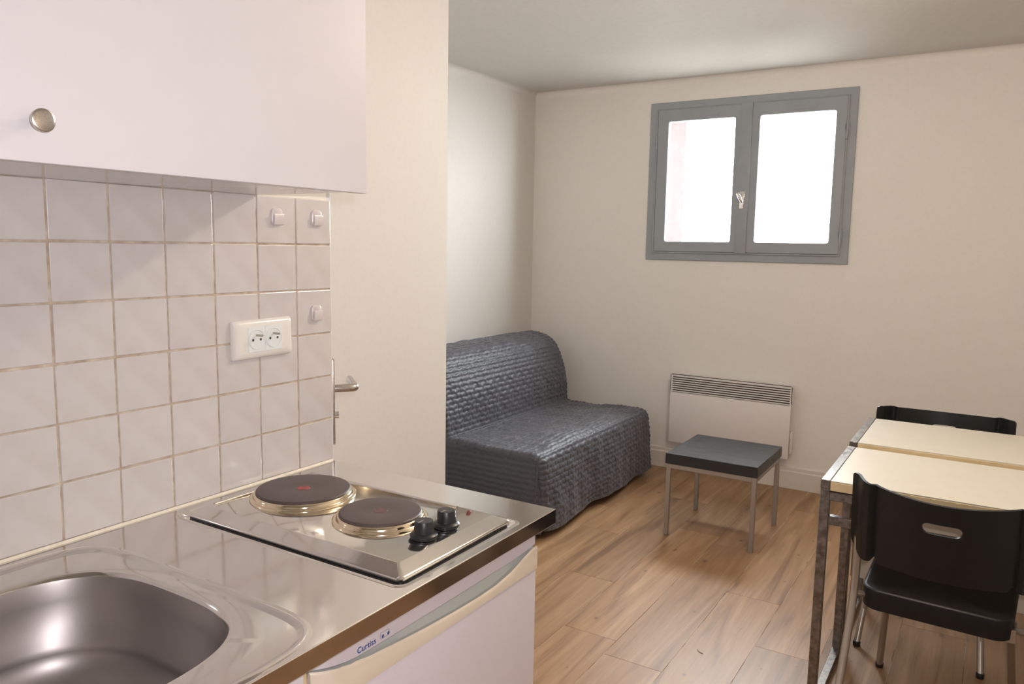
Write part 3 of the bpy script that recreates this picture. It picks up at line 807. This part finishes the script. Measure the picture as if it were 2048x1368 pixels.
# ------------------------------------------------------------------ sofa bed under a quilted cover
def sofa():
    y0, y1 = 1.675, 3.0
    O = Vector((-1.0, (y0 + y1) / 2, 0))
    t = thing('sofa_bed', 'dark grey sofa bed under a quilted cover against the left wall', 'sofa', O)
    prof = [(-1.480, .03), (-1.482, .50), (-1.480, .74), (-1.462, .800), (-1.41, .832), (-1.34, .842), (-1.26, .838), (-1.195, .815), (-1.140, .775), (-1.102, .70), (-1.073, .62), (-1.058, .54),
            (-1.053, .47), (-1.050, .435), (-1.046, .422), (-1.035, .414), (-1.00, .411), (-.92, .410), (-.80, .414), (-.66, .420), (-.56, .421), (-.515, .414), (-.492, .394), (-.483, .35), (-.478, .20), (-.476, .028)]
    # dense resample
    P_ = smooth_path([(a, 0, b) for a, b in prof], 2)
    P_ = [(p.x, p.z) for p in P_]
    Ls = [0]
    for a, b in zip(P_, P_[1:]): Ls.append(Ls[-1] + math.dist(a, b))
    step = .0052; nv = int(Ls[-1] / step)
    pts = []; j = 0
    for i in range(nv + 1):
        s = Ls[-1] * i / nv
        while j < len(Ls) - 2 and Ls[j + 1] < s: j += 1
        k = (s - Ls[j]) / max(1e-9, Ls[j + 1] - Ls[j])
        pts.append((P_[j][0] * (1 - k) + P_[j + 1][0] * k, P_[j][1] * (1 - k) + P_[j + 1][1] * k, s))
    nu = int((y1 - y0) / step)
    BW, BH = .078, .0265
    def quilt(u, v):
        # staggered brick quilting with small kinks on the long seams
        row = math.floor(v / BH); fv = v / BH - row
        uu = u / BW + (row % 2) * .5; fu = uu - math.floor(uu)
        kink = .34 * math.sin(2 * PI * (fu + .12 * (row % 3))) * max(0, 1 - abs(fu - .5) * 4)
        fv2 = min(1, max(0, fv + kink))
        dv = min(fv2, 1 - fv2) * BH; du = min(fu, 1 - fu) * BW
        g = min(dv, du)
        puff = .0016 * math.sin(PI * fv2) * (1 + .8 * noise.noise(Vector((row * 3.7, math.floor(uu) * 2.3, 1))))
        return puff - .0044 * math.exp(-(g / .0034) ** 2)
    def hem(y): return .006 * math.sin(y * 9) + .004 * math.sin(y * 23 + 1) + .014
    bm = bmesh.new()
    grid = []
    H = {}
    for i, (x, z, s) in enumerate(pts):
        a = pts[max(0, i - 1)]; b = pts[min(nv, i + 1)]
        tx, tz = b[0] - a[0], b[1] - a[1]; l = math.hypot(tx, tz) or 1
        nx, nz = -tz / l, tx / l
        row = []
        for k in range(nu + 1):
            y = y0 + (y1 - y0) * k / nu
            dd = quilt(y, s)
            # wrinkles and sag
            w = noise.noise(Vector((y * 2.6, s * 3.1, 0))) * .008 + noise.noise(Vector((y * 13, s * 8, 4))) * .0055 + abs(noise.noise(Vector((y * 7, s * 19, 7)))) * .005
            if i == 0 or s < .7: w *= .3
            if -1.0 < x < -.55 and z > .39: w *= 1.5
            rr = .028; e = 0
            for de in (y - y0, y1 - y):
                if de < rr: e = rr - math.sqrt(max(0, rr * rr - (rr - de) ** 2))
            # the skirt widens a little towards the floor
            fl_ = 0
            if x > -.5 and z < .36: fl_ = .020 * (.36 - z) / .36 + .010 * (.36 - z) / .36 * math.sin(y * 11)
            px, pz = x + nx * (dd + w - e * .8) + fl_, z + nz * (dd + w - e * .8)
            if z < .16: pz += hem(y) * (.16 - z) / .13
            row.append(bm.verts.new((px - O.x, y - O.y, max(pz, .004))))
        grid.append(row)
    for i in range(nv):
        for k in range(nu):
            bm.faces.new((grid[i][k], grid[i][k + 1], grid[i + 1][k + 1], grid[i + 1][k]))
    # side skirts dropping from both ends
    nw = 60
    for end, kk, sg in ((y0, 0, -1), (y1, nu, 1)):
        rows = [[grid[i][kk] for i in range(0, nv + 1, 2)]]
        top = [v.co.copy() for v in rows[0]]
        for wv in range(1, nw + 1):
            f = wv / nw; rw = []
            for c in top:
                zb = .026 + hem(c.x + 3) * .6
                z = c.z * (1 - f) + zb * f if c.z > zb else c.z
                q = quilt(c.x + 5, z + .004) * .35
                yy = c.y + sg * (.006 * math.sin(min(1, f * 3) * PI / 2) + q * 1.0 + noise.noise(Vector((c.x * 5, z * 4, 9))) * .007 + .012 * f)
                rw.append(bm.verts.new((c.x, yy, z)))
            rows.append(rw)
        for a, b in zip(rows, rows[1:]):
            for i in range(len(a) - 1):
                bm.faces.new((a[i], a[i + 1], b[i + 1], b[i]))
    obj('quilted_cover', bm, M['sofa'], t, smooth='all')
    bm = bmesh.new(); bx(bm, -1.40 - O.x, -.56 - O.x, y0 + .05 - O.y, y1 - .05 - O.y, .16, .34); obj('base_frame', bm, M['dark'], t)
    for x in (-1.36, -.62):
        for y in (y0 + .09, y1 - .09):
            bm = bmesh.new(); tube(bm, [(x - O.x, y - O.y, 0), (x - O.x, y - O.y, .17)], .016, 12); obj('leg', bm, M['blackplastic'], t, smooth=True)
sofa()

# ------------------------------------------------------------------ coffee table
def coffee_table():
    x0, x1, y0, y1, zt = -.030, .404, 2.095, 2.553, .412
    O = Vector(((x0 + x1) / 2, (y0 + y1) / 2, 0))
    t = thing('coffee_table', 'low square coffee table with thick black top and grey metal legs before the radiator', 'table', O)
    def b(nm, m, a, b_, c, d, e, f, bev=0.):
        bm = bmesh.new(); bx(bm, a - O.x, b_ - O.x, c - O.y, d - O.y, e, f, bev); return obj(nm, bm, m, t, smooth=bev > 0)
    b('tabletop', M['blackwood'], x0 - .004, x1 + .004, y0 - .004, y1 + .004, zt - .051, zt, .0015)
    s = .021
    for a in (x0, x1 - s):
        for c in (y0, y1 - s): b('leg', M['tablegrey'], a, a + s, c, c + s, 0, zt - .051, .0015)
    for c in (y0, y1 - s): b('rail', M['tablegrey'], x0 + s, x1 - s, c, c + s, zt - .051 - .022, zt - .0512, .001)
    for a in (x0, x1 - s): b('rail', M['tablegrey'], a, a + s, y0 + s, y1 - s, zt - .051 - .022, zt - .0512, .001)
coffee_table()

# ------------------------------------------------------------------ the two dining tables
def dining_table(name, label, y0, y1, zt, leaf):
    x0, x1 = .880, 1.72
    O = Vector(((x0 + x1) / 2, (y0 + y1) / 2, 0)); s = .026
    t = thing(name, label, 'table', O, group='narrow dining tables pushed together')
    def b(nm, m, a, b_, c, d, e, f, bev=.0015, par=t):
        bm = bmesh.new(); bx(bm, a - O.x, b_ - O.x, c - O.y, d - O.y, e, f, bev); return obj(nm, bm, m, par, smooth=bev > 0)
    top = b('tabletop', M['cream'], x0 + s + .001, x1 - s - .001, y0 + .001, y1 - .001, zt - .0045, zt - .0005, .0006)
    b('edging', M['creamedge'], x0 + s + .001, x1 - s - .001, y0, y1, zt - .030, zt - .0045, .001, top)
    for xa in (x0, x1 - s):
        b('top_bar', M['rawsteel'], xa, xa + s, y0, y1, zt - s, zt)
        b('floor_bar', M['rawsteel'], xa, xa + s, y0 + s, y1 - s, .0, s)
        b('leg', M['rawsteel'], xa, xa + s, y0, y0 + s, .0, zt - s)
        b('leg', M['rawsteel'], xa, xa + s, y1 - s, y1, .0, zt - s)
    b('rail', M['rawsteel'], x0 + s, x1 - s, y0 + .002, y0 + s, zt - .034 - s, zt - .034)
    b('rail', M['rawsteel'], x0 + s, x1 - s, y0 + .002, y0 + s, zt - .107 - s, zt - .107)
    b('rail', M['rawsteel'], x0 + s, x1 - s, y1 - s, y1 - .002, zt - .034 - s, zt - .034)
    if leaf: b('drop_leaf', M['cream'], x0 + s + .004, x1 - s - .004, y0 + .030, y0 + .048, .26, zt - .036, .001)
dining_table('dining_table', 'front narrow cream-topped dining table with raw steel frame, nearer the camera', .912, 1.378, .740, False)
dining_table('dining_table', 'rear narrow cream-topped dining table, a little higher, by the far chair', 1.408, 1.872, .750, True)

# ------------------------------------------------------------------ chairs
def chair(label, loc, rz):
    """local frame: sitter looks to +y, origin on the floor under the back's centre line"""
    t = thing('dining_chair', label, 'chair', loc, rz, group='black plastic chairs at the tables')
    # ---- backrest : 2D outline with hand slot, bent afterwards
    HW = .240
    zt, zbm, zbe = .790, .556, .553
    bm = bmesh.new()
    def outline():
        o = []
        # bottom edge left to right
        o += [(-HW + .045, zbe + .002), (-.172, zbe + .004), (-.160, zbm + .018)]
        for i in range(0, 13):
            s = -.150 + .300 * i / 12; o.append((s, zbm + .004 * math.cos(s / .15 * PI / 2)))
        o += [(.160, zbm + .018), (.172, zbe + .004), (HW - .045, zbe + .002)]
        for i in range(1, 8):
            a = -PI / 2 + PI / 2 * i / 7; o.append((HW - .045 + .045 * math.cos(a), zbe + .055 + .053 * math.sin(a)))
        o += [(HW, zt - .020)]
        for i in range(1, 4):
            a = PI / 2 * i / 3; o.append((HW - .012 + .012 * math.cos(a), zt - .012 + .012 * math.sin(a)))
        for i in range(1, 16):
            s = HW - .012 - (2 * HW - .024) * i / 16; o.append((s, zt))
        for i in range(0, 4):
            a = PI / 2 + PI / 2 * i / 3; o.append((-HW + .012 + .012 * math.cos(a), zt - .012 + .012 * math.sin(a)))
        o += [(-HW, zbe + .055)]
        for i in range(1, 7):
            a = PI + PI / 2 * i / 7; o.append((-HW + .045 + .045 * math.cos(a), zbe + .055 + .053 * math.sin(a)))
        return o
    ov = [bm.verts.new((a, 0, b)) for a, b in outline()]
    hv = []
    for cx, a0 in ((.0305, -PI / 2), (-.0305, PI / 2)):
        for i in range(9):
            a = a0 + PI * i / 8; hv.append(bm.verts.new((cx + .016 * math.cos(a), 0, .716 + .016 * math.sin(a))))
    es = []
    for lp in (ov, hv):
        for i in range(len(lp)): es.append(bm.edges.new((lp[i], lp[(i + 1) % len(lp)])))
    bmesh.ops.triangle_fill(bm, use_beauty=True, edges=es)
    for i in range(-30, 31):
        bmesh.ops.bisect_plane(bm, geom=bm.verts[:] + bm.edges[:] + bm.faces[:], plane_co=(i * .0079, 0, 0), plane_no=(1, 0, 0))
    for i in range(12):
        bmesh.ops.bisect_plane(bm, geom=bm.verts[:] + bm.edges[:] + bm.faces[:], plane_co=(0, 0, .575 + i * .0175), plane_no=(0, 0, 1))
    def bend(s, z):
        a = abs(s); k = a / .163
        if a < .163: y = .055 * k * k
        else:
            e = (a - .163) / (HW - .163)
            y = .055 + .075 * e - .026 * math.sin(min(1, e * 1.35) * PI)      # ear swells backwards round the tube
        g = math.exp(-((a - .168) / .006) ** 2) * .006                            # groove
        x = s * (1 - .03 * max(0, k - .9))
        lean = -.030 * (z - .56) / .215
        return x, y + g + lean
    for v in bm.verts:
        x, y = bend(v.co.x, v.co.z); up = max(0, (v.co.z - .6) / .19); v.co.z -= up * .020 * (1 - (v.co.x / HW) ** 2); v.co.x = x; v.co.y = y
    me = bpy.data.meshes.new('backrest'); bm.normal_update()
    bmesh.ops.recalc_face_normals(bm, faces=bm.faces)
    bmesh.ops.solidify(bm, geom=bm.faces[:], thickness=.0075)
    bmesh.ops.recalc_face_normals(bm, faces=bm.faces)
    bm.to_mesh(me); bm.free(); link('backrest', me, M['chairblack'], t, smooth=True)
    # ---- seat
    bm = bmesh.new()
    sy0, sy1 = .105, .505; zs = .458
    def sr(i, z, dz=0.):
        pts = rrect(-.209 + i, .184 - i, sy0 + i, sy1 - i, max(.045 - i * .5, .01), 7)
        out = []
        for a, b in pts:
            bow = .012 * (1 - (a / .19) ** 2)
            yy = b - (bow if b < (sy0 + sy1) / 2 else -bow * 1.2)
            taper = 1 - .06 * (1 - (b - sy0) / (sy1 - sy0))
            out.append((a * taper, yy, z - .010 * ((b - sy0) / (sy1 - sy0) - .5) ** 2 * 4 * dz))
        return out
    rs = [sr(.010, zs - .059), sr(.006, zs - .060), sr(.0035, zs - .058), sr(.001, zs - .012), sr(.002, zs - .004), sr(.006, zs - .0005), sr(.012, zs), sr(.03, zs - .003), sr(.07, zs - .009), sr(.12, zs - .014), sr(.165, zs - .016)]
    loft(bm, rs, cap1=True)
    obj('seat', bm, M['chairblack'], t, smooth=True)
    # ---- tube frame
    for sx in (-1, 1):
        bm = bmesh.new()
        pts = smooth_path([(sx * .212, .118, .705), (sx * .213, .116, .60), (sx * .213, .117, .49), (sx * .214, .105, .40), (sx * .222, .045, .20), (sx * .232, -.035, .012)], 3)
        tube(bm, pts, .0112, 16); obj('rear_leg', bm, M['chairtube'], t, smooth=True)
        bm = bmesh.new()
        pts = smooth_path([(sx * .150, .20, .395), (sx * .155, .36, .395), (sx * .162, .42, .36), (sx * .190, .575, .012)], 3)
        tube(bm, pts, .0108, 16); obj('front_leg', bm, M['chairtube'], t, smooth=True)
        for p in ((sx * .2325, -.0375), (sx * .190, .576)):
            bm = bmesh.new(); lathe(bm, [(.0115, 0), (.0128, .002), (.0128, .016), (.0115, .018)], 20, Matrix.Translation((p[0], p[1], 0))); obj('foot_cap', bm, M['blackplastic'], t, smooth=True)
        bm = bmesh.new(); tube(bm, [(sx * .211, .112, .435), (sx * .165, .150, .42)], .008, 12); bx(bm, min(sx * .15, sx * .178), max(sx * .15, sx * .178), .13, .19, .392, .428)
        obj('bracket', bm, M['chairtube'], t, smooth=True)
    return t
c1 = chair('black plastic chair with a slotted curved back in front of the tables', (1.203, .765, 0), math.radians(-2))
c2 = copy_tree(c1, rz=PI, loc=(1.135, 2.035, 0))
c2['label'] = 'black plastic chair on the far side of the tables, mostly hidden by them'

def floor_bits():
    bm = bmesh.new(); tube(bm, smooth_path([(0, 0, .0012), (.006, -.012, .0012), (.016, -.018, .0012), (.026, -.022, .0012)], 2), .0011, 6)
    o = obj('lint_thread', bm, M['blackplastic'], None, smooth=True, loc=(.477, 1.112, 0)); tag(o, 'tiny dark curl of thread lying on the oak floor before the tables', 'thread')
floor_bits()

# ------------------------------------------------------------------ ceiling lamp 
def lamp():
    t = thing('ceiling_lamp', 'bare bulb holder hanging from the ceiling just above the view, between passage and tables', 'lamp', (LAMP.x, LAMP.y, ZC))
    bm = bmesh.new(); lathe(bm, [(.012, 0), (.045, -.001), (.042, -.018), (.008, -.030)], 40); obj('ceiling_rose', bm, M['lampwhite'], t, smooth=True)
    bm = bmesh.new(); tube(bm, [(0, 0, -.025), (0, 0, -.125)], .003, 8); obj('cord', bm, M['lampwhite'], t, smooth=True)
    bm = bmesh.new(); lathe(bm, [(.006, -.118), (.016, -.124), (.018, -.165), (.014, -.170)], 24); obj('bulb_holder', bm, M['lampwhite'], t, smooth=True)
lamp()
